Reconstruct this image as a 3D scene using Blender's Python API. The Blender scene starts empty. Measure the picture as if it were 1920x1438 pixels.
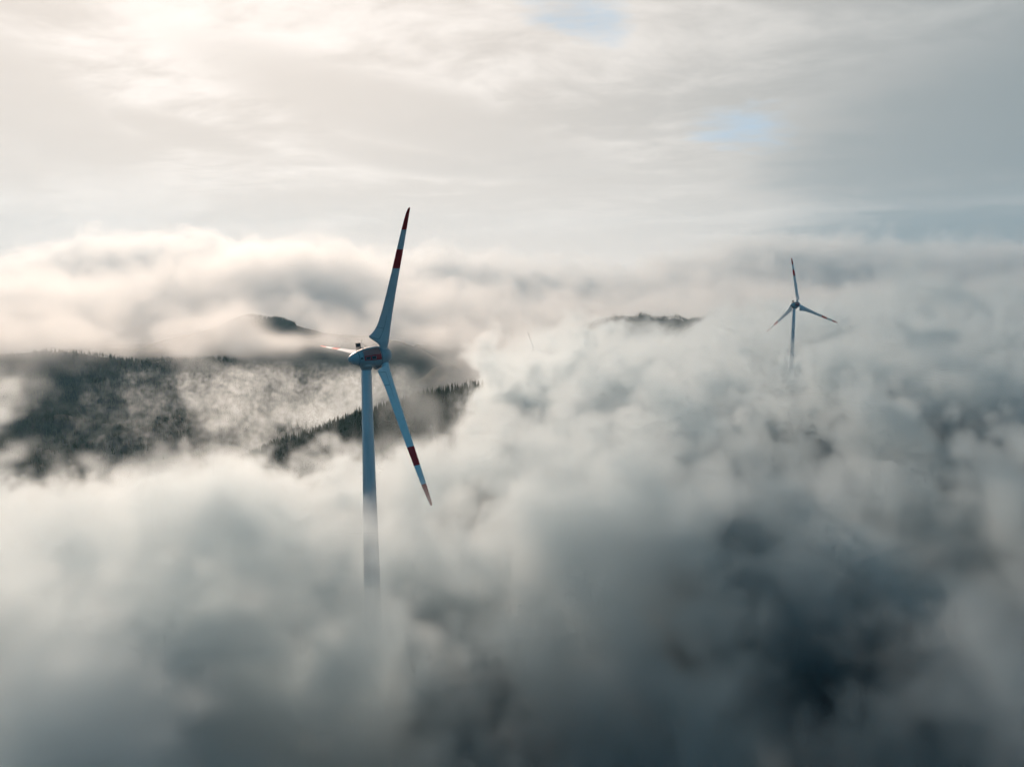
import bpy, bmesh, math, random
import numpy as np
from mathutils import Vector, Matrix

C = bpy.context.scene.collection
S = bpy.context.scene
R = math.radians
random.seed(5)

# ------------------------------------------------------------------ camera
CZ = 113.0                      # flying height above the foot of the near turbine
PITCH = R(7.1)
cam = bpy.data.cameras.new('camera')
cam.sensor_width = 36.0
cam.lens = 24.02
cam.clip_start = 0.5
cam.clip_end = 80000.0
camo = bpy.data.objects.new('camera', cam)
camo.location = (0, 0, CZ)
camo.rotation_euler = (math.pi / 2 - PITCH, 0, 0)
C.objects.link(camo)
S.camera = camo

# ------------------------------------------------------------------ light
SUN_AZ, SUN_EL = R(-27), R(21)            # azimuth clockwise from +Y, elevation
SUN_DIR = Vector((math.sin(SUN_AZ) * math.cos(SUN_EL), math.cos(SUN_AZ) * math.cos(SUN_EL), math.sin(SUN_EL)))
sl = bpy.data.lights.new('sun', 'SUN')
sl.energy = 5.0
sl.angle = R(10)
sl.color = (1.0, 0.74, 0.58)
so = bpy.data.objects.new('sun', sl)
so.rotation_euler = (-SUN_DIR).to_track_quat('-Z', 'Y').to_euler()
so.location = (0, 0, 400)
C.objects.link(so)

S.render.engine = 'CYCLES'
S.view_settings.view_transform = 'Standard'
S.view_settings.look = 'None'
S.view_settings.exposure = 0.0
S.view_settings.gamma = 1.0
cy = S.cycles
cy.use_adaptive_sampling = True
cy.adaptive_threshold = 0.07
cy.adaptive_min_samples = 16
cy.use_denoising = True
cy.denoiser = 'OPENIMAGEDENOISE'
cy.max_bounces = 8
cy.diffuse_bounces = 2
cy.glossy_bounces = 2
cy.transmission_bounces = 2
cy.transparent_max_bounces = 16
cy.volume_bounces = 4
cy.volume_step_rate = 1.5
cy.volume_max_steps = 1024
cy.caustics_reflective = False
cy.caustics_refractive = False


class NT:
    """small helper to write node trees as expressions"""
    def __init__(s, tree):
        s.t = tree
    def n(s, typ, **kw):
        nd = s.t.nodes.new(typ)
        for k, v in kw.items():
            setattr(nd, k, v)
        return nd
    def put(s, sock, v):
        if isinstance(v, bpy.types.NodeSocket):
            s.t.links.new(v, sock)
        else:
            sock.default_value = v
    def m(s, op, a, b=0.0, c=0.0, clamp=False):
        nd = s.n('ShaderNodeMath', operation=op, use_clamp=clamp)
        for i, v in enumerate((a, b, c)):
            s.put(nd.inputs[i], v)
        return nd.outputs[0]
    def ss(s, v, lo, hi, t0=0.0, t1=1.0):
        nd = s.n('ShaderNodeMapRange', interpolation_type='SMOOTHSTEP')
        s.put(nd.inputs[0], v)
        for i, q in enumerate((lo, hi, t0, t1)):
            s.put(nd.inputs[i + 1], q)
        return nd.outputs[0]
    def mix(s, f, a, b):
        nd = s.n('ShaderNodeMix', data_type='RGBA')
        s.put(nd.inputs[0], f)
        for i, v in ((6, a), (7, b)):
            s.put(nd.inputs[i], tuple(v) + (1.0,) if not isinstance(v, bpy.types.NodeSocket) else v)
        return nd.outputs[2]
    def noise(s, vec, scale, detail=5.0, rough=0.55, dist=0.0):
        nd = s.n('ShaderNodeTexNoise')
        s.put(nd.inputs['Vector'], vec)
        s.put(nd.inputs['Scale'], scale)
        s.put(nd.inputs['Detail'], detail)
        s.put(nd.inputs['Roughness'], rough)
        s.put(nd.inputs['Distortion'], dist)
        return nd.outputs[0]
    def comb(s, x, y, z):
        nd = s.n('ShaderNodeCombineXYZ')
        for i, v in enumerate((x, y, z)):
            s.put(nd.inputs[i], v)
        return nd.outputs[0]
    def dot(s, v, w):
        nd = s.n('ShaderNodeVectorMath', operation='DOT_PRODUCT')
        s.put(nd.inputs[0], v)
        nd.inputs[1].default_value = w
        return nd.outputs['Value']


# ------------------------------------------------------------------ sky: clear sky above a broken, sun-lit stratus ceiling
def px_dir(px, py):
    f = 1281.0
    x, z = (px - 960) / f, -(py - 719) / f
    v = Vector((x, math.cos(PITCH) + z * math.sin(PITCH), -math.sin(PITCH) + z * math.cos(PITCH)))
    return v.normalized()

W = bpy.data.worlds.new('World')
S.world = W
W.use_nodes = True
W.node_tree.nodes.clear()
k = NT(W.node_tree)
SKY = 0.1
geo = k.n('ShaderNodeTexCoord').outputs['Generated']
sep = k.n('ShaderNodeSeparateXYZ')
k.put(sep.inputs[0], geo)
dx, dy, dz = sep.outputs
sky = k.n('ShaderNodeTexSky', sky_type='NISHITA', sun_disc=False)
sky.sun_elevation = SUN_EL
sky.sun_rotation = SUN_AZ
sky.altitude = 1200
zc = k.m('MAXIMUM', dz, 0.0)
den = k.m('ADD', zc, 0.10)
u = k.m('DIVIDE', dx, den)
v = k.m('DIVIDE', dy, den)
plane = k.comb(u, v, 0.0)
# streaks run across the view, long in u
warp = k.m('MULTIPLY', k.m('SUBTRACT', k.noise(k.comb(u, v, 1.0), 0.7, 2.0, 0.5), 0.5), 0.7)
n_big = k.noise(k.comb(k.m('MULTIPLY', u, 0.5), k.m('ADD', k.m('ADD', v, k.m('MULTIPLY', u, 0.3)), warp), 3.1), 0.55, 5.0, 0.5, 0.2)
n_str = k.noise(k.comb(k.m('MULTIPLY', u, 0.38), k.m('ADD', k.m('ADD', v, k.m('MULTIPLY', u, 0.35)), warp), 7.7), 1.7, 6.0, 0.55, 0.15)
n_fine = k.noise(k.comb(k.m('MULTIPLY', u, 0.7), k.m('ADD', v, warp), 0.0), 6.5, 6.0, 0.6, 0.2)
cs = k.dot(geo, SUN_DIR)
glow = k.m('POWER', k.m('MAXIMUM', cs, 0.0), 3.5)
halo = k.m('POWER', k.m('MAXIMUM', cs, 0.0), 2.0)
az = k.m('ARCTAN2', dx, dy)
el = k.m('ARCSINE', dz)
def streak(px, py, half_len, half_h, tilt, rag):
    """a long thin bank of thicker cloud: centre, half sizes in degrees, tilt in degrees"""
    d = px_dir(px, py)
    a = k.m('SUBTRACT', az, math.atan2(d.x, d.y))
    e = k.m('SUBTRACT', el, math.asin(d.z))
    ct, st = math.cos(R(tilt)), math.sin(R(tilt))
    p = k.m('DIVIDE', k.m('ADD', k.m('MULTIPLY', a, ct), k.m('MULTIPLY', e, st)), R(half_len))
    q_ = k.m('DIVIDE', k.m('SUBTRACT', k.m('MULTIPLY', e, ct), k.m('MULTIPLY', a, st)), R(half_h))
    r2 = k.m('ADD', k.m('ADD', k.m('MULTIPLY', p, p), k.m('MULTIPLY', q_, q_)), k.m('MULTIPLY', k.m('SUBTRACT', k.m('ADD', n_str, k.m('MULTIPLY', n_fine, 0.5)), 0.75), rag))
    return k.ss(r2, 1.5, 0.0)
banks = streak(800, 235, 15, 2.6, -13, 3.5)
for b_ in (streak(30, 190, 8, 3.2, -28, 3.0), streak(360, 255, 6, 0.9, -10, 3.0), streak(780, 300, 9, 1.1, -6, 3.0),
           streak(1780, 440, 12, 2.4, -3, 2.0), streak(1800, 230, 14, 6, 0, 2.0)):
    banks = k.m('MAXIMUM', banks, b_)
# brightness of the cloud ceiling: light coming through it from the sun
dens = k.m('ADD', k.m('ADD', k.m('MULTIPLY', n_big, 0.5), k.m('MULTIPLY', n_str, 0.5)), k.m('MULTIPLY', n_fine, 0.3))
thin = k.m('MULTIPLY', k.ss(dens, 0.75, 0.53), k.m('SUBTRACT', 1.0, k.m('MULTIPLY', banks, 0.9)))
base = k.mix(halo, (1.7, 2.4, 2.75), (9.0, 8.0, 7.15))
lit = k.mix(glow, (10.7, 9.5, 8.55), (12.0, 10.9, 10.0))
lit2 = k.mix(halo, (3.7, 4.25, 4.4), lit)
hz = k.m('MULTIPLY', k.m('MULTIPLY', k.ss(dz, 0.28, 0.02), k.ss(cs, 0.30, 0.85)), k.m('SUBTRACT', 1.0, k.m('MULTIPLY', banks, 0.7)))
slab = k.m('MAXIMUM', streak(1800, 440, 13, 2.2, -2, 1.5), k.m('MULTIPLY', streak(1850, 260, 14, 5, 4, 2.0), 0.6))
ceil = k.mix(k.m('MULTIPLY', hz, 0.8), k.mix(thin, base, lit2), (10.0, 8.95, 8.05))
ceil = k.mix(k.m('MULTIPLY', slab, 0.75), ceil, (2.75, 3.2, 3.35))
cloud = k.mix(k.ss(dz, 0.38, 0.65), ceil, (0.35, 1.95, 2.7))  # sky overhead, out of view, set dark teal to shade fog and tower
# ragged gaps of blue with sun-lit rims
n_gap = k.noise(k.comb(k.m('MULTIPLY', u, 0.6), v, 4.4), 2.2, 8.0, 0.6, 0.3)
def gap(px, py, half_len, half_h, tilt):
    d = px_dir(px, py)
    a = k.m('SUBTRACT', az, math.atan2(d.x, d.y))
    e = k.m('SUBTRACT', el, math.asin(d.z))
    ct, st = math.cos(R(tilt)), math.sin(R(tilt))
    p = k.m('DIVIDE', k.m('ADD', k.m('MULTIPLY', a, ct), k.m('MULTIPLY', e, st)), R(half_len))
    q_ = k.m('DIVIDE', k.m('SUBTRACT', k.m('MULTIPLY', e, ct), k.m('MULTIPLY', a, st)), R(half_h))
    return k.m('ADD', k.m('ADD', k.m('MULTIPLY', p, p), k.m('MULTIPLY', q_, q_)), k.m('MULTIPLY', k.m('SUBTRACT', k.m('ADD', n_gap, k.m('MULTIPLY', n_fine, 0.6)), 0.8), 9.0))
ga = gap(1390, 238, 3.2, 1.3, -4)
gb = gap(1030, -30, 4.5, 1.8, -30)
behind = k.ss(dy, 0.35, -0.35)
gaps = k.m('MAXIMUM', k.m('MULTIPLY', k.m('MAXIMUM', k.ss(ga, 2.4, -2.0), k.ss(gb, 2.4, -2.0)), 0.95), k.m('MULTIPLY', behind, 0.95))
skyc = k.mix(gaps, cloud, k.mix(behind, (5.0, 6.3, 7.6), (0.5, 2.4, 3.9)))  # unseen sky behind the camera, set deep blue to dim the turbines
low = k.ss(dz, -0.02, -0.16)
final = k.mix(low, skyc, (0.13, 0.36, 0.48))
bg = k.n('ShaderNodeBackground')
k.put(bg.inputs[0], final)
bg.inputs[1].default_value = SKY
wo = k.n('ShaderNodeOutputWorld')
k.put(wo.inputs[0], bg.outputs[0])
W.cycles.sampling_method = 'MANUAL'
W.cycles.sample_map_resolution = 512


# ------------------------------------------------------------------ helpers
def link(name, mesh, parent=None, label=None, cat=None, group=None, kind=None):
    o = bpy.data.objects.new(name, mesh)
    C.objects.link(o)
    if parent is not None:
        o.parent = parent
    for key, val in (('label', label), ('category', cat), ('group', group), ('kind', kind)):
        if val:
            o[key] = val
    return o

def mesh_from(name, verts, faces, mats=(), smooth=True, mat_idx=None):
    me = bpy.data.meshes.new(name)
    me.from_pydata(verts, [], faces)
    for m in mats:
        me.materials.append(m)
    if smooth:
        me.polygons.foreach_set('use_smooth', np.ones(len(me.polygons), dtype=bool))
    if mat_idx is not None:
        me.polygons.foreach_set('material_index', mat_idx)
    me.update()
    return me

def material(name, color, rough=0.5, spec=0.5):
    m = bpy.data.materials.new(name)
    m.use_nodes = True
    b = m.node_tree.nodes['Principled BSDF']
    b.inputs['Base Color'].default_value = (*color, 1)
    b.inputs['Roughness'].default_value = rough
    b.inputs['Specular IOR Level'].default_value = spec
    return m

def weathered(name, color, dark, scale, rough=0.45, lo=0.45, hi=0.75, stretch=(1, 1, 0.15)):
    """paint with streaks of grime of its own"""
    m = material(name, color, rough)
    q = NT(m.node_tree)
    b = m.node_tree.nodes['Principled BSDF']
    tc = q.n('ShaderNodeTexCoord').outputs['Object']
    mp = q.n('ShaderNodeMapping')
    q.put(mp.inputs[0], tc)
    mp.inputs['Scale'].default_value = stretch
    f = q.ss(q.noise(mp.outputs[0], scale, 6.0, 0.6), lo, hi, 0.0, 0.7)
    q.put(b.inputs['Base Color'], q.mix(f, color, dark))
    q.put(b.inputs['Roughness'], q.m('ADD', rough, q.m('MULTIPLY', f, 0.2)))
    return m

def px_at(px, py, Y):
    d = px_dir(px, py)
    return Vector((d.x, d.y, d.z)) * (Y / d.y) + Vector((0, 0, CZ))


# ------------------------------------------------------------------ terrain
def gauss(x, y, cx, cy_, sx, sy, rot=0.0):
    c, s = math.cos(rot), math.sin(rot)
    a = (x - cx) * c + (y - cy_) * s
    b = -(x - cx) * s + (y - cy_) * c
    return np.exp(-0.5 * ((a / sx) ** 2 + (b / sy) ** 2))

rng = np.random.default_rng(11)
_wave = [(rng.uniform(0, 2 * np.pi), rng.uniform(0, 2 * np.pi), L, L * 0.03) for L in (900, 640, 410, 270, 180, 120) for _ in range(3)]
def ripple(x, y):
    r = np.zeros_like(x, dtype=float)
    for a, p, L, amp in _wave:
        r += amp * np.sin((x * math.cos(a) + y * math.sin(a)) * 2 * np.pi / L + p)
    return r

def seg_ridge(x, y, pts, width):
    """a crest line through pts (x, y, height); returns the height it lends to the land"""
    best = np.full_like(x, -1e9, dtype=float)
    for (x0, y0, h0), (x1, y1, h1) in zip(pts[:-1], pts[1:]):
        ex, ey = x1 - x0, y1 - y0
        t = np.clip(((x - x0) * ex + (y - y0) * ey) / (ex * ex + ey * ey), 0, 1)
        d = np.hypot(x - x0 - t * ex, y - y0 - t * ey)
        best = np.maximum(best, h0 + t * (h1 - h0) - (np.sqrt(d * d + 900) - 30) * width)
    return best

CREST = [(-1050, 1330, -335), (-760, 1400, -290), (-600, 1440, -243), (-453, 1455, -189), (-300, 1462, -137), (-180, 1466, -106), (-90, 1470, -91), (47, 1478, -96), (260, 1500, -100)]
MOUNTAIN = [(-6000, 3700, -110), (-2400, 3100, -135), (-1500, 3000, -150), (-1000, 2950, -180), (-600, 2900, -230), (-300, 2850, -330)]
SPUR = [(60, -400, -30), (-20, 0, -18), (-36, 177, -2), (90, 400, -12), (247, 604, 8), (420, 900, -60), (600, 1300, -200)]
FAR_HILL = [(-2100, 4400, -120), (-1760, 4330, -30), (-1640, 4300, 8), (-1480, 4270, -8), (-1330, 4250, -60), (-1050, 4200, -110), (-700, 4200, -160)]
VALLEY = -340.0
def ground_z(x, y):
    x = np.asarray(x, dtype=float)
    y = np.asarray(y, dtype=float)
    h = np.full_like(x, VALLEY)
    rp = ripple(x, y)
    near = seg_ridge(x, y, SPUR, 0.55) + rp * 0.12
    h = np.maximum(h + rp, near)
    h = np.maximum(h, seg_ridge(x, y, CREST, 0.50) + rp * 0.10)
    h = np.maximum(h, seg_ridge(x, y, MOUNTAIN, 0.42) + rp * 0.2)
    h = np.maximum(h, seg_ridge(x, y, FAR_HILL, 0.42) + rp * 0.25)
    h = np.maximum(h, VALLEY + 325 * gauss(x, y, 1000, 4500, 600, 400) + rp * 0.8)
    return h

def build_terrain():
    q = np.linspace(-1, 1, 261)
    ax = np.sign(q) * (np.abs(q) * 900 + np.abs(q) ** 5 * 29000)
    t = np.linspace(0, 1, 301)
    ay = -400 + t * 4200 + t ** 6 * 30000
    X, Y = np.meshgrid(ax, ay)
    Z = ground_z(X, Y)
    nx, ny = len(ax), len(ay)
    V = np.stack([X, Y, Z], -1).reshape(-1, 3)
    i = np.arange(ny - 1)[:, None] * nx + np.arange(nx - 1)[None]
    Fc = np.stack([i, i + 1, i + nx + 1, i + nx], -1).reshape(-1, 4)
    m = material('forest_floor', (0.025, 0.04, 0.03), 0.95, 0.1)
    qn = NT(m.node_tree)
    tc = qn.n('ShaderNodeTexCoord').outputs['Object']
    f = qn.ss(qn.noise(tc, 0.03, 8.0, 0.6), 0.35, 0.7)
    qn.put(m.node_tree.nodes['Principled BSDF'].inputs['Base Color'], qn.mix(f, (0.014, 0.024, 0.018), (0.035, 0.05, 0.03)))
    link('terrain', mesh_from('terrain', V.tolist(), Fc.tolist(), (m,)), kind='structure')
build_terrain()


# ------------------------------------------------------------------ spruces
needle = material('spruce_needles', (0.03, 0.05, 0.03), 0.8, 0.2)
qn = NT(needle.node_tree)
f = qn.noise(qn.n('ShaderNodeTexCoord').outputs['Object'], 1.3, 4.0, 0.6)
rnd = qn.n('ShaderNodeObjectInfo').outputs['Random']
qn.put(needle.node_tree.nodes['Principled BSDF'].inputs['Base Color'],
       qn.mix(qn.m('MULTIPLY', f, qn.m('ADD', rnd, 0.4)), (0.018, 0.034, 0.024), (0.055, 0.075, 0.035)))
bark = material('spruce_bark', (0.07, 0.05, 0.035), 0.9, 0.2)

def spruce_meshes(seed, H, wid):
    r = random.Random(seed)
    V, Fc = [], []
    tiers = 15
    for t in range(tiers):
        a = t / (tiers - 1)
        z = H * (0.10 + 0.86 * a)
        rad = wid * (1 - a) ** 0.85 * r.uniform(0.8, 1.15) + 0.12
        nb = 9 if a < 0.7 else 6
        off = r.uniform(0, 6.28)
        for b in range(nb):                                       # drooping boughs, each a small bent spray
            if r.random() < 0.12:
                continue
            th = off + b * 2 * math.pi / nb + r.uniform(-.25, .25)
            ln = rad * r.uniform(0.65, 1.15)
            wd = ln * 0.34 + 0.1
            dr = ln * r.uniform(0.15, 0.5)
            c, s = math.cos(th), math.sin(th)
            k0 = len(V)
            zt = z + H * 0.035
            V += [(0.05 * c, 0.05 * s, zt),
                  (c * ln * .55 - s * wd, s * ln * .55 + c * wd, z - dr * .55 - .25),
                  (c * ln * .6, s * ln * .6, z - dr * .3 + .2),
                  (c * ln * .55 + s * wd, s * ln * .55 - c * wd, z - dr * .55 - .25),
                  (c * ln, s * ln, z - dr)]
            Fc += [(k0, k0 + 1, k0 + 2), (k0, k0 + 2, k0 + 3), (k0 + 1, k0 + 4, k0 + 2), (k0 + 2, k0 + 4, k0 + 3)]
    k0 = len(V)
    V += [(0.12, 0, H * .92), (-.06, .1, H * .92), (-.06, -.1, H * .92), (0, 0, H)]
    Fc += [(k0, k0 + 1, k0 + 3), (k0 + 1, k0 + 2, k0 + 3), (k0 + 2, k0, k0 + 3)]
    crown = mesh_from('spruce_crown', V, Fc, (needle,), smooth=False)
    tv, tf = [], []
    for zz, rr in ((-1.5, .34), (H * .3, .24), (H * .94, .05)):
        tv += [(rr * math.cos(j * math.pi / 3), rr * math.sin(j * math.pi / 3), zz) for j in range(6)]
    for lv in range(2):
        tf += [(lv * 6 + j, lv * 6 + (j + 1) % 6, lv * 6 + 6 + (j + 1) % 6, lv * 6 + 6 + j) for j in range(6)]
    trunk = mesh_from('spruce_trunk', tv, tf, (bark,))
    return crown, trunk

protos = [spruce_meshes(s, H, w) for s, H, w in ((1, 24, 3.6), (2, 27, 3.4), (3, 21, 3.3), (4, 25, 4.2), (5, 29, 3.9), (6, 18, 3.2))]

def crest_point(t):
    n = len(CREST) - 1
    i = min(int(t * n), n - 1)
    a = t * n - i
    p, q_ = CREST[i], CREST[i + 1]
    return p[0] + a * (q_[0] - p[0]), p[1] + a * (q_[1] - p[1])

rt = random.Random(21)
taken = []
n_tree = 0
while n_tree < 290:
    xx = rt.uniform(-720, -30)
    cx_ = None
    for p, q_ in zip(CREST[:-1], CREST[1:]):
        if p[0] <= xx <= q_[0]:
            a = (xx - p[0]) / (q_[0] - p[0])
            cx_ = p[1] + a * (q_[1] - p[1])
    yy = cx_ - abs(rt.gauss(0, 14)) + rt.uniform(0, 8)
    if any((xx - a) ** 2 + (yy - b) ** 2 < 2.2 for a, b in taken):
        continue
    taken.append((xx, yy))
    cm, tm = protos[rt.choice((0, 1, 2, 2, 3, 4, 5, 5))]
    root = bpy.data.objects.new('spruce_tree', None)
    C.objects.link(root)
    root.empty_display_size = 2
    root.location = (xx, yy, float(ground_z(xx, yy)) - .3)
    sc = rt.uniform(0.42, 0.98)
    root.scale = (sc * rt.uniform(.9, 1.1), sc * rt.uniform(.9, 1.1), sc)
    root.rotation_euler = (rt.uniform(-.03, .03), rt.uniform(-.03, .03), rt.uniform(0, 6.28))
    root['label'] = 'dark slender spruce standing in the row along the misty hill crest'
    root['category'] = 'tree'
    root['group'] = 'spruces along the hill crest'
    link('crown', cm, root)
    link('trunk', tm, root)
    n_tree += 1

def build_forest():
    """the wood beyond and below the crest, which reads as one mass"""
    g = np.random.default_rng(4)
    pts = []
    def scatter(n, x0, x1, y0, y1, zmin=-1e9):
        x = g.uniform(x0, x1, n)
        y = g.uniform(y0, y1, n)
        z = ground_z(x, y)
        ok = z > zmin
        pts.append(np.stack([x, y, z], -1)[ok])
    scatter(20000, -1100, 80, 1000, 1440)
    scatter(2500, -760, 60, 1465, 1620)
    scatter(19000, -2700, -300, 1750, 3050)
    scatter(9000, -1900, -1000, 3600, 4400, -60)
    scatter(5000, 300, 1700, 3900, 4600, -150)
    P = np.concatenate(pts)
    keep = np.hypot(P[:, 0] + 33.9, P[:, 1] - 177) > 22
    keep &= np.hypot(P[:, 0] - 250, P[:, 1] - 604) > 22
    P = P[keep]
    n = len(P)
    H = g.uniform(14, 27, n)
    rad = H * g.uniform(0.11, 0.16, n)
    th = g.uniform(0, 6.28, n)
    tv, tf = [], []
    for j, (zb, zt, rr) in enumerate(((0.08, 0.55, 1.0), (0.35, 0.78, 0.72), (0.6, 1.0, 0.42))):
        b0 = len(tv)
        for i in range(7):
            a = i * 2 * math.pi / 7 + j
            q_ = rr * (1.0 if i % 2 else 0.72)
            tv.append((q_ * math.cos(a), q_ * math.sin(a), zb - (0.03 if i % 2 else -.02)))
        tv.append((0, 0, zt))
        tf += [(b0 + i, b0 + (i + 1) % 7, b0 + 7) for i in range(7)]
    tv = np.array(tv)
    tf = np.array(tf)
    c, s = np.cos(th)[:, None], np.sin(th)[:, None]
    X = P[:, 0:1] + rad[:, None] * (tv[None, :, 0] * c - tv[None, :, 1] * s)
    Y = P[:, 1:2] + rad[:, None] * (tv[None, :, 0] * s + tv[None, :, 1] * c)
    Z = P[:, 2:3] + H[:, None] * tv[None, :, 2]
    V = np.stack([X, Y, Z], -1).reshape(-1, 3)
    Fc = (tf[None] + (np.arange(n) * len(tv))[:, None, None]).reshape(-1, 3)
    me = bpy.data.meshes.new('forest')
    me.vertices.add(len(V))
    me.vertices.foreach_set('co', V.astype(np.float32).ravel())
    me.loops.add(Fc.size)
    me.loops.foreach_set('vertex_index', Fc.astype(np.int32).ravel())
    me.polygons.add(len(Fc))
    me.polygons.foreach_set('loop_start', np.arange(0, Fc.size, 3, dtype=np.int32))
    me.materials.append(needle)
    me.update(calc_edges=True)
    link('forest', me, label='dark conifer forest covering the hillsides under the fog', cat='forest', kind='stuff')
build_forest()


# ------------------------------------------------------------------ wind turbines
tower_paint = weathered('tower_paint', (0.44, 0.50, 0.53), (0.31, 0.36, 0.38), 0.5)
shell_paint = weathered('shell_paint', (0.28, 0.32, 0.34), (0.22, 0.25, 0.26), 0.7, stretch=(1, 1, .4))
dark_metal = material('dark_metal', (0.03, 0.035, 0.04), 0.5)
grey_metal = material('grey_metal', (0.16, 0.18, 0.19), 0.45)
seam_mat = material('seam_gap', (0.02, 0.022, 0.025), 0.7)
red_paint = weathered('red_paint', (0.42, 0.018, 0.02), (0.25, 0.015, 0.018), 0.8, stretch=(1, 1, 1))
pale_red = weathered('pale_red_paint', (0.36, 0.13, 0.11), (0.24, 0.10, 0.09), 0.8, stretch=(1, 1, 1))  # lighter, greyer red for the upper nacelle panel
white_trim = material('white_trim', (0.2, 0.2, 0.21), 0.5)

def blade_material():
    m = material('blade_paint', (0.5, 0.54, 0.56), 0.65, 0.15)
    q = NT(m.node_tree)
    b = m.node_tree.nodes['Principled BSDF']
    sp = q.n('ShaderNodeAttribute', attribute_name='span').outputs['Fac']
    ch = q.n('ShaderNodeAttribute', attribute_name='chordwise').outputs['Fac']
    red = q.m('MAXIMUM', q.m('GREATER_THAN', sp, 35.5), q.m('MULTIPLY', q.m('GREATER_THAN', sp, 25.5), q.m('LESS_THAN', sp, 30.5)))
    tc = q.n('ShaderNodeTexCoord').outputs['Object']
    grime = q.ss(q.noise(tc, 0.6, 6.0, 0.6), 0.4, 0.75, 0.0, 0.5)
    pale = q.mix(grime, (0.52, 0.56, 0.58), (0.40, 0.44, 0.45))
    col = q.mix(red, pale, (0.44, 0.03, 0.032))
    def band(vv, c, w):
        return q.m('LESS_THAN', q.m('ABSOLUTE', q.m('SUBTRACT', vv, c)), w)
    l1 = q.m('MULTIPLY', band(ch, 0.50, 0.012), q.m('MULTIPLY', q.m('GREATER_THAN', sp, 5.2), q.m('LESS_THAN', sp, 12.5)))
    l2 = q.m('MULTIPLY', band(sp, 5.25, 0.07), q.m('GREATER_THAN', ch, 0.5))
    l3 = q.m('MULTIPLY', band(sp, 8.6, 0.06), q.m('GREATER_THAN', ch, 0.5))
    ln = q.m('MAXIMUM', l1, q.m('MAXIMUM', l2, l3))
    q.put(b.inputs['Base Color'], q.mix(q.m('MULTIPLY', ln, 0.7), col, (0.06, 0.07, 0.075)))
    return m
blade_paint = blade_material()

# r, chord, leading edge ahead of the pitch axis, thickness ratio, twist (deg), roundness 1=cylinder
STA = [(1.9, 2.0, 1.0, 1.0, 32, 1), (2.6, 2.0, 1.0, 1.0, 32, 1), (3.1, 2.25, 1.02, .9, 32, .8), (3.6, 2.9, 1.04, .70, 31, .45), (4.1, 3.9, 1.05, .52, 30, .2),
       (4.5, 4.75, 1.05, .42, 30, .05), (4.9, 5.15, 1.04, .37, 29, 0), (5.3, 5.1, 1.02, .36, 28, 0), (6.2, 4.5, .96, .35, 25, 0), (7.6, 3.85, .88, .33, 21, 0), (9.7, 3.3, .78, .31, 16, 0),
       (14.2, 2.75, .62, .27, 8, 0), (20, 2.35, .5, .24, 3, 0), (25.5, 2.05, .45, .22, 0, 0), (30.5, 1.75, .38, .2, -1, 0), (35.5, 1.4, .30, .18, -2, 0), (38.3, 1.1, .23, .17, -2, 0),
       (39.8, .86, .18, .16, -2, 0), (40.6, .62, .12, .16, -2, 0), (41.0, .40, .06, .18, -2, 0)]
def blade_mesh():
    P = 28
    st = np.array(STA)
    rs = np.concatenate([np.linspace(1.9, 6.2, 30), np.linspace(6.5, 38.3, 40), np.linspace(38.6, 41.0, 14)])
    V, span, chw = [], [], []
    for r in rs:
        c, le, th, tw, rd = [float(np.interp(r, st[:, 0], st[:, i])) for i in range(1, 6)]
        cb, sb = math.cos(R(tw)), math.sin(R(tw))
        bend = 0.0 if r < 39.2 else 0.05 * (r - 39.2) ** 2
        for j in range(P):
            a = 2 * math.pi * j / P
            xx = 0.5 - 0.5 * math.cos(a)
            yt = 5 * (.2969 * math.sqrt(xx) - .126 * xx - .3516 * xx ** 2 + .2843 * xx ** 3 - .1036 * xx ** 4) * th * c
            sgn = 1 if a <= math.pi else -1
            up = yt * sgn * (1.0 if sgn > 0 else 0.75) + 0.02 * c * math.sin(math.pi * xx)
            circ = math.sin(a) * 0.5 * c * th
            t_ = up * (1 - rd) + circ * rd
            al = le - xx * c
            # local blade frame: x tangential, y along the rotor axis (nose +), z outward
            V.append((al * sb + t_ * cb + bend, al * cb - t_ * sb, r))
            span.append(r)
            chw.append(xx)
    n = len(rs)
    Fc = [(i * P + j, i * P + (j + 1) % P, (i + 1) * P + (j + 1) % P, (i + 1) * P + j) for i in range(n - 1) for j in range(P)]
    Fc.append(tuple(range(P - 1, -1, -1)))
    Fc.append(tuple((n - 1) * P + j for j in range(P)))
    me = mesh_from('blade', V, Fc, (blade_paint,))
    for nm, arr in (('span', span), ('chordwise', chw)):
        at = me.attributes.new(nm, 'FLOAT', 'POINT')
        at.data.foreach_set('value', np.array(arr, dtype=np.float32))
    return me

def lathe(name, prof, mats, axis='Y', seg=64, mat_of=None, cap=True):
    """prof: (t, r) along the axis"""
    V, Fc, mi = [], [], []
    for t, r in prof:
        for j in range(seg):
            a = 2 * math.pi * j / seg
            if axis == 'Y':
                V.append((r * math.cos(a), t, r * math.sin(a)))
            else:
                V.append((r * math.cos(a), r * math.sin(a), t))
    for i in range(len(prof) - 1):
        for j in range(seg):
            f_ = (i * seg + j, i * seg + (j + 1) % seg, (i + 1) * seg + (j + 1) % seg, (i + 1) * seg + j)
            Fc.append(f_ if axis == 'Z' else f_[::-1])
            mi.append(mat_of(prof[i][0], prof[i + 1][0], (j + .5) * 360 / seg) if mat_of else 0)
    if cap:
        n = len(prof)
        Fc += [tuple(range(seg)), tuple((n - 1) * seg + j for j in range(seg))]
        mi += [0, 0]
    me = mesh_from(name, V, Fc, mats, True, mi)
    bm = bmesh.new()
    bm.from_mesh(me)
    bmesh.ops.recalc_face_normals(bm, faces=bm.faces)
    bm.to_mesh(me)
    bm.free()
    me.polygons.foreach_set('use_smooth', np.array([len(p.vertices) == 4 for p in me.polygons]))
    return me

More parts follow.
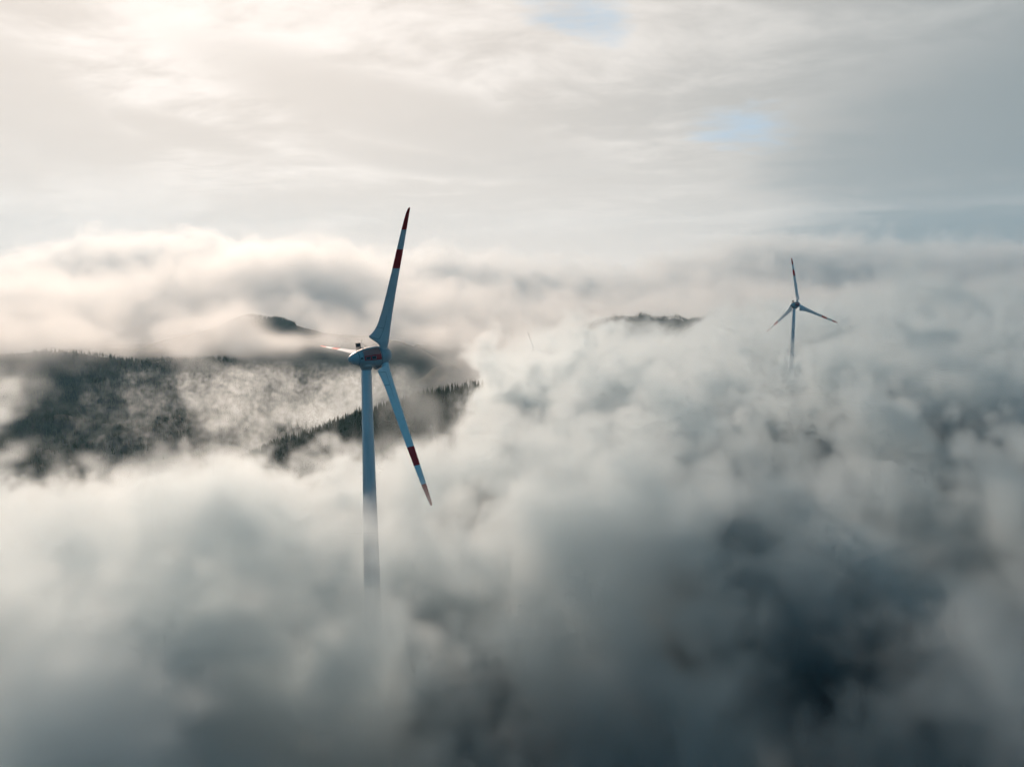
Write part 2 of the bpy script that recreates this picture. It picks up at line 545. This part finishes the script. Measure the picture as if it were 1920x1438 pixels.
def smooth_prof(pts, n=60):
    pts = np.array(pts, dtype=float)
    t = np.linspace(0, 1, len(pts))
    tt = np.linspace(0, 1, n)
    out = []
    for q_ in tt:                                  # Catmull-Rom
        i = min(int(q_ * (len(pts) - 1)), len(pts) - 2)
        a = q_ * (len(pts) - 1) - i
        p0, p1, p2, p3 = pts[max(i - 1, 0)], pts[i], pts[i + 1], pts[min(i + 2, len(pts) - 1)]
        out.append(tuple(0.5 * (2 * p1 + (p2 - p0) * a + (2 * p0 - 5 * p1 + 4 * p2 - p3) * a * a + (3 * p1 - p0 - 3 * p2 + p3) * a ** 3)))
    return [(t_, max(r_, .02)) for t_, r_ in out]

def boxes(name, specs, mats):
    """specs: (centre, size, rotation euler) bevelled boxes joined in one mesh"""
    bm = bmesh.new()
    for c, s, e in specs:
        g = bmesh.ops.create_cube(bm, size=1.0)
        from mathutils import Euler
        M = Matrix.Translation(c) @ Euler(e).to_matrix().to_4x4() @ Matrix.Diagonal((*s, 1))
        bmesh.ops.transform(bm, matrix=M, verts=g['verts'])
    me = bpy.data.meshes.new(name)
    bm.to_mesh(me)
    bm.free()
    for m in mats:
        me.materials.append(m)
    return me

def tubes(name, segs, r, mat, sides=8):
    V, Fc = [], []
    for a, b in segs:
        a, b = Vector(a), Vector(b)
        d = (b - a).normalized()
        e = d.orthogonal().normalized()
        g = d.cross(e)
        k0 = len(V)
        for p in (a, b):
            V += [tuple(p + (e * math.cos(j * 2 * math.pi / sides) + g * math.sin(j * 2 * math.pi / sides)) * r) for j in range(sides)]
        Fc += [(k0 + j, k0 + (j + 1) % sides, k0 + sides + (j + 1) % sides, k0 + sides + j) for j in range(sides)]
        Fc += [tuple(k0 + j for j in range(sides))[::-1], tuple(k0 + sides + j for j in range(sides))]
    return mesh_from(name, V, Fc, (mat,))

# nacelle outline along its axis (hub centre at 0, tail negative)
NAC = [(-9.45, .02), (-9.38, .38), (-9.0, .82), (-8.2, 1.30), (-7.0, 1.80), (-5.8, 2.18), (-4.5, 2.45), (-3.2, 2.60), (-2.0, 2.66), (-1.25, 2.66)]
NAC_P = smooth_prof(NAC, 80)
SPIN = [(-1.1, 2.55), (-.6, 2.58), (0, 2.52), (.7, 2.36), (1.4, 2.02), (2.0, 1.48), (2.4, .85), (2.56, .3), (2.6, .02)]
def nac_r(t):
    a = np.array(NAC_P)
    return float(np.interp(t, a[:, 0], a[:, 1]))

def shell_patch(name, t0, t1, a0, a1, lift, mat, nt=20, na=24, thick=.03):
    """a curved panel lying on the nacelle shell between two axial positions and two angles (deg, 0 = camera-side, 90 = up)"""
    V, Fc = [], []
    for layer in (lift, lift - thick):
        for i in range(nt + 1):
            t = t0 + (t1 - t0) * i / nt
            for j in range(na + 1):
                a = R(a0 + (a1 - a0) * j / na)
                rr = nac_r(t) + layer
                V.append((rr * math.cos(a), t, rr * math.sin(a)))
    w = na + 1
    L = (nt + 1) * w
    for i in range(nt):
        for j in range(na):
            q_ = (i * w + j, i * w + j + 1, (i + 1) * w + j + 1, (i + 1) * w + j)
            Fc.append(q_)
            Fc.append(tuple(L + x for x in q_[::-1]))
    edge = [j for j in range(w)] + [i * w + na for i in range(1, nt + 1)] + [nt * w + j for j in range(na - 1, -1, -1)] + [i * w for i in range(nt - 1, 0, -1)]
    for a, b in zip(edge, edge[1:] + edge[:1]):
        Fc.append((b, a, L + a, L + b))
    me = mesh_from(name, V, Fc, (mat,))
    bm = bmesh.new()
    bm.from_mesh(me)
    bmesh.ops.recalc_face_normals(bm, faces=bm.faces)
    bm.to_mesh(me)
    bm.free()
    return me

HUB_H = 98.0
OVERHANG = 4.5
TILT = R(4)
NAC_M = Matrix.Translation((0, OVERHANG, HUB_H)) @ Matrix.Rotation(TILT, 4, 'X')

def turbine_parts():
    d = {}
    prof = [(0, 3.0), (2, 2.95)]
    for zz in np.linspace(4, 95.0, 60):
        prof.append((float(zz), 1.27 + 0.0136 * (95.0 - zz) + 0.0000035 * (95 - zz) ** 2.6))
    d['tower'] = lathe('tower', prof, (tower_paint,), 'Z', 72)
    fl = []
    for zz in (24, 47, 70, 88):
        rr = 1.27 + 0.0136 * (95.0 - zz) + 0.0000035 * (95 - zz) ** 2.6
        fl.append((zz, rr))
    V, Fc = [], []
    for zz, rr in fl:
        k0 = len(V)
        for (o1, o2) in ((-.05, .0), (-.05, .025), (.05, .025), (.05, 0)):
            V += [((rr + o2) * math.cos(j * math.pi / 36), (rr + o2) * math.sin(j * math.pi / 36), zz + o1) for j in range(72)]
        for i in range(3):
            Fc += [(k0 + i * 72 + j, k0 + i * 72 + (j + 1) % 72, k0 + (i + 1) * 72 + (j + 1) % 72, k0 + (i + 1) * 72 + j) for j in range(72)]
    d['flange'] = mesh_from('flange', V, Fc, (tower_paint,))
    d['yaw_collar'] = lathe('yaw_collar', [(94.6, 1.30), (94.62, 1.46), (95.2, 1.5), (95.25, 1.72), (96.6, 1.8)], (shell_paint,), 'Z', 48)
    d['nacelle'] = lathe('nacelle', NAC_P, (shell_paint,), 'Y', 72)
    def ring(t, w, lift):
        rr = nac_r(t) + lift
        return [(t - w, rr - .12), (t - w, rr), (t + w, rr), (t + w, rr - .12)]
    d['tail_seam'] = lathe('tail_seam', ring(-7.0, .045, .02), (seam_mat,), 'Y', 72, cap=False)
    d['generator_ring'] = lathe('generator_ring', [(-1.26, 2.4), (-1.25, 2.50), (-1.1, 2.50), (-1.08, 2.4)], (seam_mat,), 'Y', 72, cap=False)
    d['red_panel'] = shell_patch('red_panel', -5.9, -1.42, -14, 17, .035, red_paint)
    d['upper_panel'] = shell_patch('upper_panel', -5.9, -1.42, 17.6, 58, .035, pale_red)
    d['vents'] = []
    for t0, t1 in ((-5.55, -4.35), (-4.05, -2.85)):
        fr = shell_patch('vent', t0, t1, -9, 9, .075, white_trim, 6, 6, .05)
        ho = shell_patch('vent_opening', t0 + .1, t1 - .1, -4, 8, .085, dark_metal, 6, 6, .03)
        d['vents'].append((fr, ho))
    d['hatch'] = shell_patch('hatch', -6.75, -6.2, -3, 10, .03, dark_metal, 5, 5)
    d['rail'] = tubes('service_rail', [((math.cos(R(q0)) * (nac_r(t0) + .12), t0, math.sin(R(q0)) * (nac_r(t0) + .12)), (math.cos(R(q1)) * (nac_r(t1) + .12), t1, math.sin(R(q1)) * (nac_r(t1) + .12)))
                       for t0, q0, t1, q1 in ((-6.6, 88, -6.3, 60), (-6.3, 60, -6.1, 30), (-6.1, 30, -5.98, 0), (-6.0, 62, -3.7, 62), (-3.7, 62, -1.5, 62))], .035, dark_metal)
    # gear on the roof: cabinet on legs, lightning rod, measuring mast, struts
    zt = lambda t: nac_r(t)
    d['roof_cabinet'] = boxes('roof_cabinet', [((0, -6.35, zt(-6.3) + 1.35), (1.0, .95, 1.0), (0, 0, 0)), ((0, -6.35, zt(-6.3) + 1.9), (1.08, 1.02, .06), (0, 0, 0))], (dark_metal,))
    d['cabinet_frame'] = tubes('cabinet_frame', [((sx * .42, y_, zt(y_) - .15), (sx * .42, y_, zt(-6.3) + .95)) for sx in (-1, 1) for y_ in (-6.75, -5.95)]
                               + [((sx * .42, -6.75, zt(-6.3) + .45), (sx * .42, -5.2, zt(-6.3) + .62)) for sx in (-1, 1)]
                               + [((sx * .42, -5.2, zt(-5.2) - .1), (sx * .42, -5.2, zt(-6.3) + .66)) for sx in (-1, 1)]
                               + [((-.42, -5.2, zt(-6.3) + .62), (.42, -5.2, zt(-6.3) + .62)), ((sx_ := .42, -6.75, zt(-6.3) - .1), (.42, -5.95, zt(-6.3) + .8))], .05, dark_metal)
    d['rod'] = tubes('lightning_rod', [((0, -5.35, zt(-5.3) - .1), (0, -5.35, zt(-5.3) + 2.1)), ((0, -5.35, zt(-5.3) + 1.5), (0, -3.9, zt(-3.9) - .05)), ((-.25, -5.35, zt(-5.3) + 2.1), (.25, -5.35, zt(-5.3) + 2.1)),
                                       ((.25, -5.35, zt(-5.3) + 2.1), (.25, -5.35, zt(-5.3) + 2.35)), ((-.25, -5.35, zt(-5.3) + 2.1), (-.25, -5.35, zt(-5.3) + 2.35))], .05, grey_metal)
    d['roof_beacon'] = lathe('roof_beacon', [(zt(-4.9) - .1, .12), (zt(-4.9) + .35, .12), (zt(-4.9) + .36, .17), (zt(-4.9) + .7, .17), (zt(-4.9) + .78, .08)], (dark_metal,), 'Z', 16)
    # scoop hanging under the shell behind the rotor
    V = [(.9, -2.35, -2.35), (.9, -.95, -2.35), (.9, -.95, -2.72), (.9, -2.35, -3.45), (.9, -2.15, -3.25)]
    V = [(.8, -2.4, -2.3), (.8, -.95, -2.3), (.8, -.95, -2.85), (.8, -2.25, -3.42)]
    V += [(-x, y, z) for x, y, z in V]
    d['drip_scoop'] = mesh_from('drip_scoop', V, [(0, 1, 2, 3), (7, 6, 5, 4), (0, 4, 5, 1), (1, 5, 6, 2), (2, 6, 7, 3), (3, 7, 4, 0)], (grey_metal,), False)
    d['spinner'] = lathe('spinner', smooth_prof(SPIN, 50), (shell_paint,), 'Y', 72)
    d['root_collar'] = lathe('root_collar', [(1.5, 1.22), (2.25, 1.2), (2.42, 1.17), (2.45, 1.04)], (shell_paint,), 'Z', 40)
    d['blade'] = blade_mesh()
    return d
TP = turbine_parts()

def turbine(hub, yaw, phase, label, pitch=0.0):
    yd = Vector((math.sin(yaw), math.cos(yaw), 0))
    root = bpy.data.objects.new('wind_turbine', None)
    root.empty_display_size = 5
    C.objects.link(root)
    root.location = (hub[0] - yd.x * OVERHANG, hub[1] - yd.y * OVERHANG, CZ + hub[2] - HUB_H)
    root.rotation_euler = (0, 0, -yaw)
    root['label'] = label
    root['category'] = 'wind turbine'
    root['group'] = 'wind turbines rising from the fog'
    tw = link('tower', TP['tower'], root)
    link('flange', TP['flange'], tw)
    link('yaw_collar', TP['yaw_collar'], root)
    na = link('nacelle', TP['nacelle'], root)
    na.matrix_local = NAC_M
    for nm in ('tail_seam', 'generator_ring', 'red_panel', 'upper_panel', 'hatch', 'roof_cabinet', 'cabinet_frame', 'roof_beacon', 'drip_scoop'):
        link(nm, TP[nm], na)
    link('service_rail', TP['rail'], na)
    link('lightning_rod', TP['rod'], na)
    for fr, ho in TP['vents']:
        link('vent', fr, na)
        link('vent_opening', ho, na)
    sp = link('spinner', TP['spinner'], root)
    sp.matrix_local = NAC_M
    for b in range(3):
        M = NAC_M @ Matrix.Rotation(phase + b * 2 * math.pi / 3, 4, 'Y') @ Matrix.Rotation(pitch, 4, 'Z')
        bl = link('blade', TP['blade'], root)
        bl.matrix_local = M
        rc = link('root_collar', TP['root_collar'], bl)
    return root

turbine((-33.85, 177.41, -14.73), R(52.8), R(30.3), 'large near wind turbine, two red striped blades upright and hanging, third pointing away')
turbine((250.6, 603.9, -5.5), R(57.5), R(-9), 'small distant wind turbine seen almost face on, its tower sinking into fog', R(100))
turbine((47.3, 1476.9, -110.5), R(29.6), R(-20.6), 'faint tiny wind turbine nearly lost in white fog between the other two', R(100))


# ------------------------------------------------------------------ clouds: a sea of fog filling the valleys, as real volumes
def fbm(shape, step, longest, slope, seed, aniso=(1, 1, 1)):
    """band-limited fractal noise on a grid, zero mean, unit deviation"""
    g = np.random.default_rng(seed)
    pad = [int(n * 1.12) + 6 for n in shape]
    fx = [np.fft.fftfreq(n, d=s) for n, s in zip(pad[:2], step[:2])]
    fz = np.fft.rfftfreq(pad[2], d=step[2])
    kk = np.sqrt((fx[0][:, None, None] * aniso[0]) ** 2 + (fx[1][None, :, None] * aniso[1]) ** 2 + (fz[None, None] * aniso[2]) ** 2)
    k0 = 1.0 / longest
    amp = (kk * kk + k0 * k0) ** (-slope / 2)
    amp[0, 0, 0] = 0
    w = np.fft.rfftn(g.standard_normal(pad).astype(np.float32))
    r = np.fft.irfftn(w * amp, s=pad, axes=(0, 1, 2))
    r = r[:shape[0], :shape[1], :shape[2]]
    return ((r - r.mean()) / r.std()).astype(np.float32)

# heights of the fog's upper side: (x, y, z) points of the real place
TOPS = []
def top(px, py, Y, dz=0.0):
    p = px_at(px, py, Y)
    TOPS.append((p.x, p.y, p.z + dz))
for px in (-200, 300, 800, 1300, 2000):
    top(px, 1600, 70, -30); top(px, 1300, 100, -26)
for px in (0, 400, 800): top(px, 1000, 180)
top(1200, 1000, 180); top(1700, 950, 190)
top(0, 900, 320); top(330, 960, 330); top(600, 890, 380, -22); top(800, 940, 350, -10)
top(0, 1010, 700); top(350, 960, 800); top(400, 920, 800, -50); top(500, 910, 800, -50); top(600, 900, 800, -50); top(700, 910, 800, -50); top(850, 880, 800, -30)
TOPS.extend([(100, 235, 68), (130, 285, 72), (85, 195, 64), (165, 235, 66), (112, 205, 62), (92, 172, 56), (140, 245, 62), (62, 160, 54), (170, 200, 58)]); TOPS.append((-30, 150, 64)); TOPS.append((-45, 200, 60))
top(1000, 760, 420, 8); top(1200, 760, 420, 14); top(1500, 740, 420, 14); top(1850, 720, 420, 10); top(1150, 850, 280, 10); top(1600, 850, 300, 16)
top(1000, 730, 800); top(1250, 680, 800); top(1490, 650, 640); top(1560, 610, 620); top(1750, 620, 800)
top(1000, 652, 1300, 0); top(1000, 665, 1050, 0); top(1300, 640, 1500); top(1700, 590, 1500)
top(0, 880, 1500, -60); top(200, 890, 1500, -60); top(420, 860, 1600, -60); top(600, 800, 1700, -60); top(880, 700, 1700, -30)
top(0, 860, 2200, -60); top(250, 800, 2300, -60); top(450, 760, 2300, -60); top(700, 700, 2300, -40)
top(500, 930, 1100, -60); top(600, 900, 1200, -60); top(750, 880, 1200, -60); top(850, 850, 1300, -60); top(700, 850, 1420, -60); top(560, 890, 1420, -60); top(880, 800, 1400, -40)
top(600, 850, 520, -30); top(520, 900, 560, -30); top(420, 930, 600, -30)
top(1200, 620, 2500); top(1800, 570, 2500)
top(-300, 590, 2900); top(0, 600, 2900); top(300, 612, 2900); top(480, 650, 2900); top(620, 690, 2900)
top(0, 600, 4000); top(300, 600, 4000); top(560, 598, 3900); top(430, 584, 3900); top(380, 570, 3900); top(660, 592, 3900); top(500, 590, 3600); top(440, 592, 3300); top(700, 620, 4200); top(1000, 600, 4000); top(1250, 630, 4000); top(1600, 545, 4000); top(1900, 530, 4000)
for px, py in ((-300, 520), (0, 500), (300, 530), (600, 500), (750, 530)): top(px, py, 8500)
for px in (900, 1200): top(px, 550, 7000)
for px in (1500, 1900, 2300): top(px, 520, 7000)
for px in (-300, 300, 900, 1500, 2200): top(px, 472, 13000)
TOPS = np.array(TOPS)

def smooth01(v, a, b):
    t = np.clip((v - a) / (b - a), 0, 1)
    return t * t * (3 - 2 * t)

def fog_top(x, y):
    """weighted mean of the points, the weights falling off relative to distance from the camera's station"""
    num = np.zeros_like(x)
    den = np.zeros_like(x)
    for tx, ty, tz in TOPS:
        rr = (0.14 * np.hypot(tx, ty) + 12) ** 2
        w = 1.0 / (((x - tx) ** 2 + (y - ty) ** 2) / rr + 0.12) ** 2
        num += w * tz
        den += w
    h = num / den
    # the valley on the left lies open: its fog keeps low, below the wooded crest and the mountain foot
    ratio = x / np.maximum(y, 50)
    slope = np.interp(ratio, [-0.9, -0.47, -0.40, -0.12, -0.07, 0.03, 0.26, 0.36, 0.47, 0.58], [0.255, 0.255, 0.215, 0.185, 0.15, -0.1, -0.02, 0.06, 0.06, -0.1])
    left = ratio < 0
    cap = CZ - slope * y - np.where(left, np.minimum(28 + 0.045 * (y - 190), 90), 44)
    w = np.where(left, smooth01(y, 195, 330) * (1 - smooth01(y, 2600, 2750)), smooth01(y, 380, 520) * (1 - smooth01(y, 700, 900)))
    return h - np.maximum(h - cap, 0) * w

def volume_material(name, scale, color, aniso):
    m = bpy.data.materials.new(name)
    m.use_nodes = True
    m.node_tree.nodes.clear()
    q = NT(m.node_tree)
    at = q.n('ShaderNodeAttribute', attribute_name='density')
    vs = q.n('ShaderNodeVolumePrincipled')
    vs.inputs['Color'].default_value = (*color, 1)
    vs.inputs['Anisotropy'].default_value = aniso
    vs.inputs['Density Attribute'].default_value = ''
    q.put(vs.inputs['Density'], q.m('MULTIPLY', at.outputs['Fac'], scale))
    out = q.n('ShaderNodeOutputMaterial')
    q.put(out.inputs['Volume'], vs.outputs[0])
    m.cycles.volume_interpolation = 'LINEAR'
    return m

def volume_object(name, lo, hi, D, mat, label):
    """a fog volume whose voxels are the array D"""
    nx, ny, nz = D.shape
    me = bpy.data.meshes.new(name)
    me.vertices.add(D.size)
    at = me.attributes.new('fog', 'FLOAT', 'POINT')
    at.data.foreach_set('value', D.astype(np.float32).ravel())
    ng = bpy.data.node_groups.new(name, 'GeometryNodeTree')
    ng.interface.new_socket('Geometry', in_out='INPUT', socket_type='NodeSocketGeometry')
    ng.interface.new_socket('Geometry', in_out='OUTPUT', socket_type='NodeSocketGeometry')
    N, Lk = ng.nodes, ng.links
    gi, go = N.new('NodeGroupInput'), N.new('NodeGroupOutput')
    pos = N.new('GeometryNodeInputPosition')
    sub = N.new('ShaderNodeVectorMath'); sub.operation = 'SUBTRACT'
    Lk.new(pos.outputs[0], sub.inputs[0]); sub.inputs[1].default_value = lo
    mul = N.new('ShaderNodeVectorMath'); mul.operation = 'MULTIPLY'
    Lk.new(sub.outputs[0], mul.inputs[0])
    mul.inputs[1].default_value = [(n - 1) / (h - l) for n, l, h in zip(D.shape, lo, hi)]
    sp = N.new('ShaderNodeSeparateXYZ'); Lk.new(mul.outputs[0], sp.inputs[0])
    ints = []
    for i in range(3):
        fi = N.new('FunctionNodeFloatToInt'); fi.rounding_mode = 'ROUND'
        Lk.new(sp.outputs[i], fi.inputs[0]); ints.append(fi.outputs[0])
    def imath(op, a, b):
        nd = N.new('FunctionNodeIntegerMath'); nd.operation = op
        for s_, v_ in zip(nd.inputs, (a, b)):
            if isinstance(v_, int): s_.default_value = v_
            else: Lk.new(v_, s_)
        return nd.outputs[0]
    idx = imath('ADD', imath('MULTIPLY', imath('ADD', imath('MULTIPLY', ints[0], ny), ints[1]), nz), ints[2])
    na = N.new('GeometryNodeInputNamedAttribute'); na.data_type = 'FLOAT'; na.inputs[0].default_value = 'fog'
    si = N.new('GeometryNodeSampleIndex'); si.data_type = 'FLOAT'; si.domain = 'POINT'
    Lk.new(gi.outputs[0], si.inputs['Geometry']); Lk.new(na.outputs[0], si.inputs['Value']); Lk.new(idx, si.inputs['Index'])
    vc = N.new('GeometryNodeVolumeCube')
    Lk.new(si.outputs[0], vc.inputs['Density'])
    vc.inputs['Min'].default_value = lo; vc.inputs['Max'].default_value = hi
    for nm, n in zip('XYZ', D.shape): vc.inputs['Resolution ' + nm].default_value = n
    sm = N.new('GeometryNodeSetMaterial'); sm.inputs['Material'].default_value = mat
    Lk.new(vc.outputs[0], sm.inputs[0]); Lk.new(sm.outputs[0], go.inputs[0])
    me.materials.append(mat)
    o = link(name, me, label=label, cat='cloud', kind='stuff')
    md = o.modifiers.new('fog', 'NODES'); md.node_group = ng
    return o

def grid(lo, hi, step):
    n = [int(round((h - l) / s)) + 1 for l, h, s in zip(lo, hi, step)]
    ax = [np.linspace(l, h, m_) for l, h, m_ in zip(lo, hi, n)]
    return n, ax

def make_fog(name, lo, hi, step, soft, sigma, longest, slope, seed, weight, aniso, label, extra=None, ncut=0.0, amp=0.62, fine=.16, puff=0.4):
    n, ax = grid(lo, hi, step)
    X2, Y2 = np.meshgrid(ax[0], ax[1], indexing='ij')
    h = fog_top(X2, Y2)
    if step[0] > 20:                                   # the far bank heaves in broad swells
        h = h + smooth01(Y2, 4500, 8000) * (170 * np.sin(X2 / 1700 + Y2 / 2900 + 0.6) + 120 * np.sin(X2 / 830 - Y2 / 2100 + 2.0))
    nz = fbm(n, step, longest, slope, seed, (1, 1, 1.0))
    nz2 = fbm(n, step, longest / 5, slope - .3, seed + 50, (1, 1, 1.0))
    nz3 = np.abs(fbm(n, step, longest * 0.5, slope + .25, seed + 90))
    nz = (1 - 0.35 * puff) * nz + puff * (nz3 - nz3.mean()) / nz3.std()      # rounded puffs with creases between them
    del nz3
    Z = ax[2][None, None, :]
    s_ = (h[:, :, None] - Z) / soft + ncut + nz * (amp * (1 + (0.35 * smooth01(-X2, -10, 70) if step[0] < 3 else 0 * X2))[:, :, None]) + nz2 * fine
    d = np.clip(s_, 0, 1.0)
    d = d * d * (3 - 2 * d)
    if extra is not None:
        d = extra(d, X2[:, :, None], Y2[:, :, None], Z, nz, nz2)
    d = d * weight(X2, Y2)[:, :, None]
    for a in (0, 1, 2):                                # empty outermost voxels so nothing is cut off
        idx = [slice(None)] * 3
        for e in (0, -1):
            idx[a] = e
            d[tuple(idx)] = 0
    d = np.maximum(d - 0.018, 0)
    return volume_object(name, lo, hi, d, volume_material(name, sigma, FAR_COL if step[0] > 20 else FOG_COL, aniso), label)

FOG_COL = (0.74, 0.818, 0.85)
FAR_COL = (0.77, 0.805, 0.815)
G = 0.70
def w_near(x, y):
    return 1 - smooth01(y, 520, 640)
def w_mid(x, y):
    return smooth01(y, 520, 640) * (1 - smooth01(y, 2300, 2700))
def w_far(x, y):
    return smooth01(y, 2300, 2700)
def near_extra(d, X, Y, Z, n1, n2):
    # a rent in the fog at the lower right, down to the dark ground
    hole = np.exp(-(((X - 60) / 18) ** 2 + ((Y - 118) / 50) ** 2))
    d = d * np.clip(1 - 0.8 * hole * (1 + .5 * n1), 0, 1)
    # flat-topped low fog on the open side, below the wooded crest
    ra = X / np.maximum(Y, 50)
    open_ = (1 - smooth01(ra, -0.11, -0.025)) * smooth01(Y, 196, 240)
    d = d * (1 - open_ * smooth01(Z - (CZ - np.interp(ra, [-0.47, -0.40], [0.248, 0.2]) * Y - 14), -14, 14))
    far_t = smooth01(ra, 0.26, 0.33) * (1 - smooth01(ra, 0.44, 0.50)) * smooth01(Y, 280, 360)
    d = d * (1 - far_t * smooth01(Z - (CZ - 0.054 * Y), -9, 9))
    low_ = smooth01(ra, -0.03, 0.005) * (1 - smooth01(ra, 0.055, 0.10)) * smooth01(Y, 250, 330)
    d = d * (1 - low_ * smooth01(Z - (CZ - 0.088 * Y), -8, 8))
    low_ = smooth01(ra, 0.13, 0.18) * (1 - smooth01(ra, 0.25, 0.30)) * smooth01(Y, 300, 380)
    d = d * (1 - low_ * smooth01(Z - (CZ - 0.07 * Y), -8, 8))
    # thin mist lying in the hollow at the right
    mist = 0.17 * np.exp(-(((X - 82) / 42) ** 2 + ((Y - 182) / 46) ** 2)) * (1 - smooth01(Z, 44, 68)) * np.clip(0.85 + 0.5 * n1, 0, 2)
    d = np.maximum(d, mist)
    # the air thins towards the camera's own station
    corr = smooth01(ra, -0.42, -0.28) * (1 - smooth01(ra, -0.10, 0.02))
    lid = 44 + 20 * (1 - corr)
    return d * smooth01(np.sqrt(X ** 2 + Y ** 2 + (Z - CZ) ** 2), 70, 105) * (1 - smooth01(Z - 0.08 * np.hypot(X, Y) - lid, 0, 22))
def far_extra(d, X, Y, Z, n1, n2):
    # on the left the bank is lifted off the valley, hiding only the mountain tops
    lift = smooth01(-X, -200, 500) * (1 - smooth01(Y, 5200, 6500))
    b = -150 + 25 * n1
    rr = X / Y
    torn = np.exp(-(((rr + 0.325) / 0.055) ** 2)) * smooth01(Z - (CZ - 0.050 * Y) + 22 * n1, -25, 25) * smooth01(Y, 2600, 2900) * (1 - smooth01(Y, 4300, 4500))
    torn = torn + np.exp(-(((rr - 0.215) / 0.05) ** 2)) * smooth01(Y, 2600, 2900) * (1 - smooth01(Y, 4600, 4900))
    d = d * np.clip(1 - torn * (0.80 + 0.5 * n1 + 0.3 * n2), 0, 1)
    d = d * (1 - lift * (1 - smooth01(Z - b, -40, 40)))
    return d * (1 + 2.5 * lift * (1 - smooth01(Z, 0, 120)) * (1 - smooth01(Y, 3400, 4200)))
make_fog('fog_bank', (-440, -60, -60), (460, 640, 112), (2.25, 2.25, 2.25), 19, 0.11, 120, 1.9, 3, w_near, G, 'low fog bank swirling around the near turbine tower', near_extra, -0.5, 1.6, 0.22, 0.28)
def mid_extra(d, X, Y, Z, n1, n2):
    # torn wisps hanging in the valley in front of the dark mountain
    m_ = smooth01(-X, 250, 500) * smooth01(X + 0.60 * Y + 220 * n1, 50, 750) * smooth01(Y, 1250, 1500) * smooth01(Z, -330, -260) * (1 - smooth01(Z, -150, -90))
    w = np.clip(1 - 1.3 * np.abs(n2), 0, 1) ** 1.5 * np.clip(0.75 * n1 + 0.35, 0, 1) * 0.34
    ra = X / Y
    d = d * (1 - 0.68 * smooth01(ra, -0.03, 0.005) * (1 - smooth01(ra, 0.055, 0.10)) * smooth01(Z - (CZ - 0.092 * Y), -10, 10) * (1 - smooth01(Y, 1500, 1600)))
    d = d * (1 - smooth01(ra, 0.13, 0.18) * (1 - smooth01(ra, 0.25, 0.30)) * 0.80 * smooth01(Z - (CZ - 0.055 * Y) + 26 * n1 + 14 * n2, -18, 18))
    return np.maximum(d, w * m_)
make_fog('cloud_sea', (-2300, 520, -340), (2000, 2700, 210), (8, 8, 7.5), 34, 0.032, 330, 1.9, 8, w_mid, G, 'sea of broken cloud filling the valley below the turbines', mid_extra, 0.0, 1.15, 0.16, 0.25)
make_fog('far_cloud_bank', (-9500, 2300, -340), (9500, 13000, 1560), (64, 64, 45), 260, 0.0017, 1500, 1.9, 15, w_far, 0.5, 'pale far cloud bank rising to the horizon', far_extra, 0.0, 0.48, 0.2, 0.25)


# ------------------------------------------------------------------ the air itself
def build_haze():
    V = [(x, y, z) for z in (-372, 1620) for y in (-500, 13500) for x in (-10000, 10000)]
    Fc = [(0, 2, 3, 1), (4, 5, 7, 6), (0, 1, 5, 4), (2, 6, 7, 3), (0, 4, 6, 2), (1, 3, 7, 5)]
    m = bpy.data.materials.new('haze')
    m.use_nodes = True
    m.node_tree.nodes.clear()
    q = NT(m.node_tree)
    vs = q.n('ShaderNodeVolumePrincipled')
    vs.inputs['Color'].default_value = (0.46, 0.76, 0.96, 1)
    vs.inputs['Density'].default_value = 0.000024
    vs.inputs['Anisotropy'].default_value = 0.2
    q.put(q.n('ShaderNodeOutputMaterial').inputs['Volume'], vs.outputs[0])
    link('haze', mesh_from('haze', V, Fc, (m,), False), label='thin bluish haze filling the air over the valley', cat='haze', kind='stuff')
build_haze()
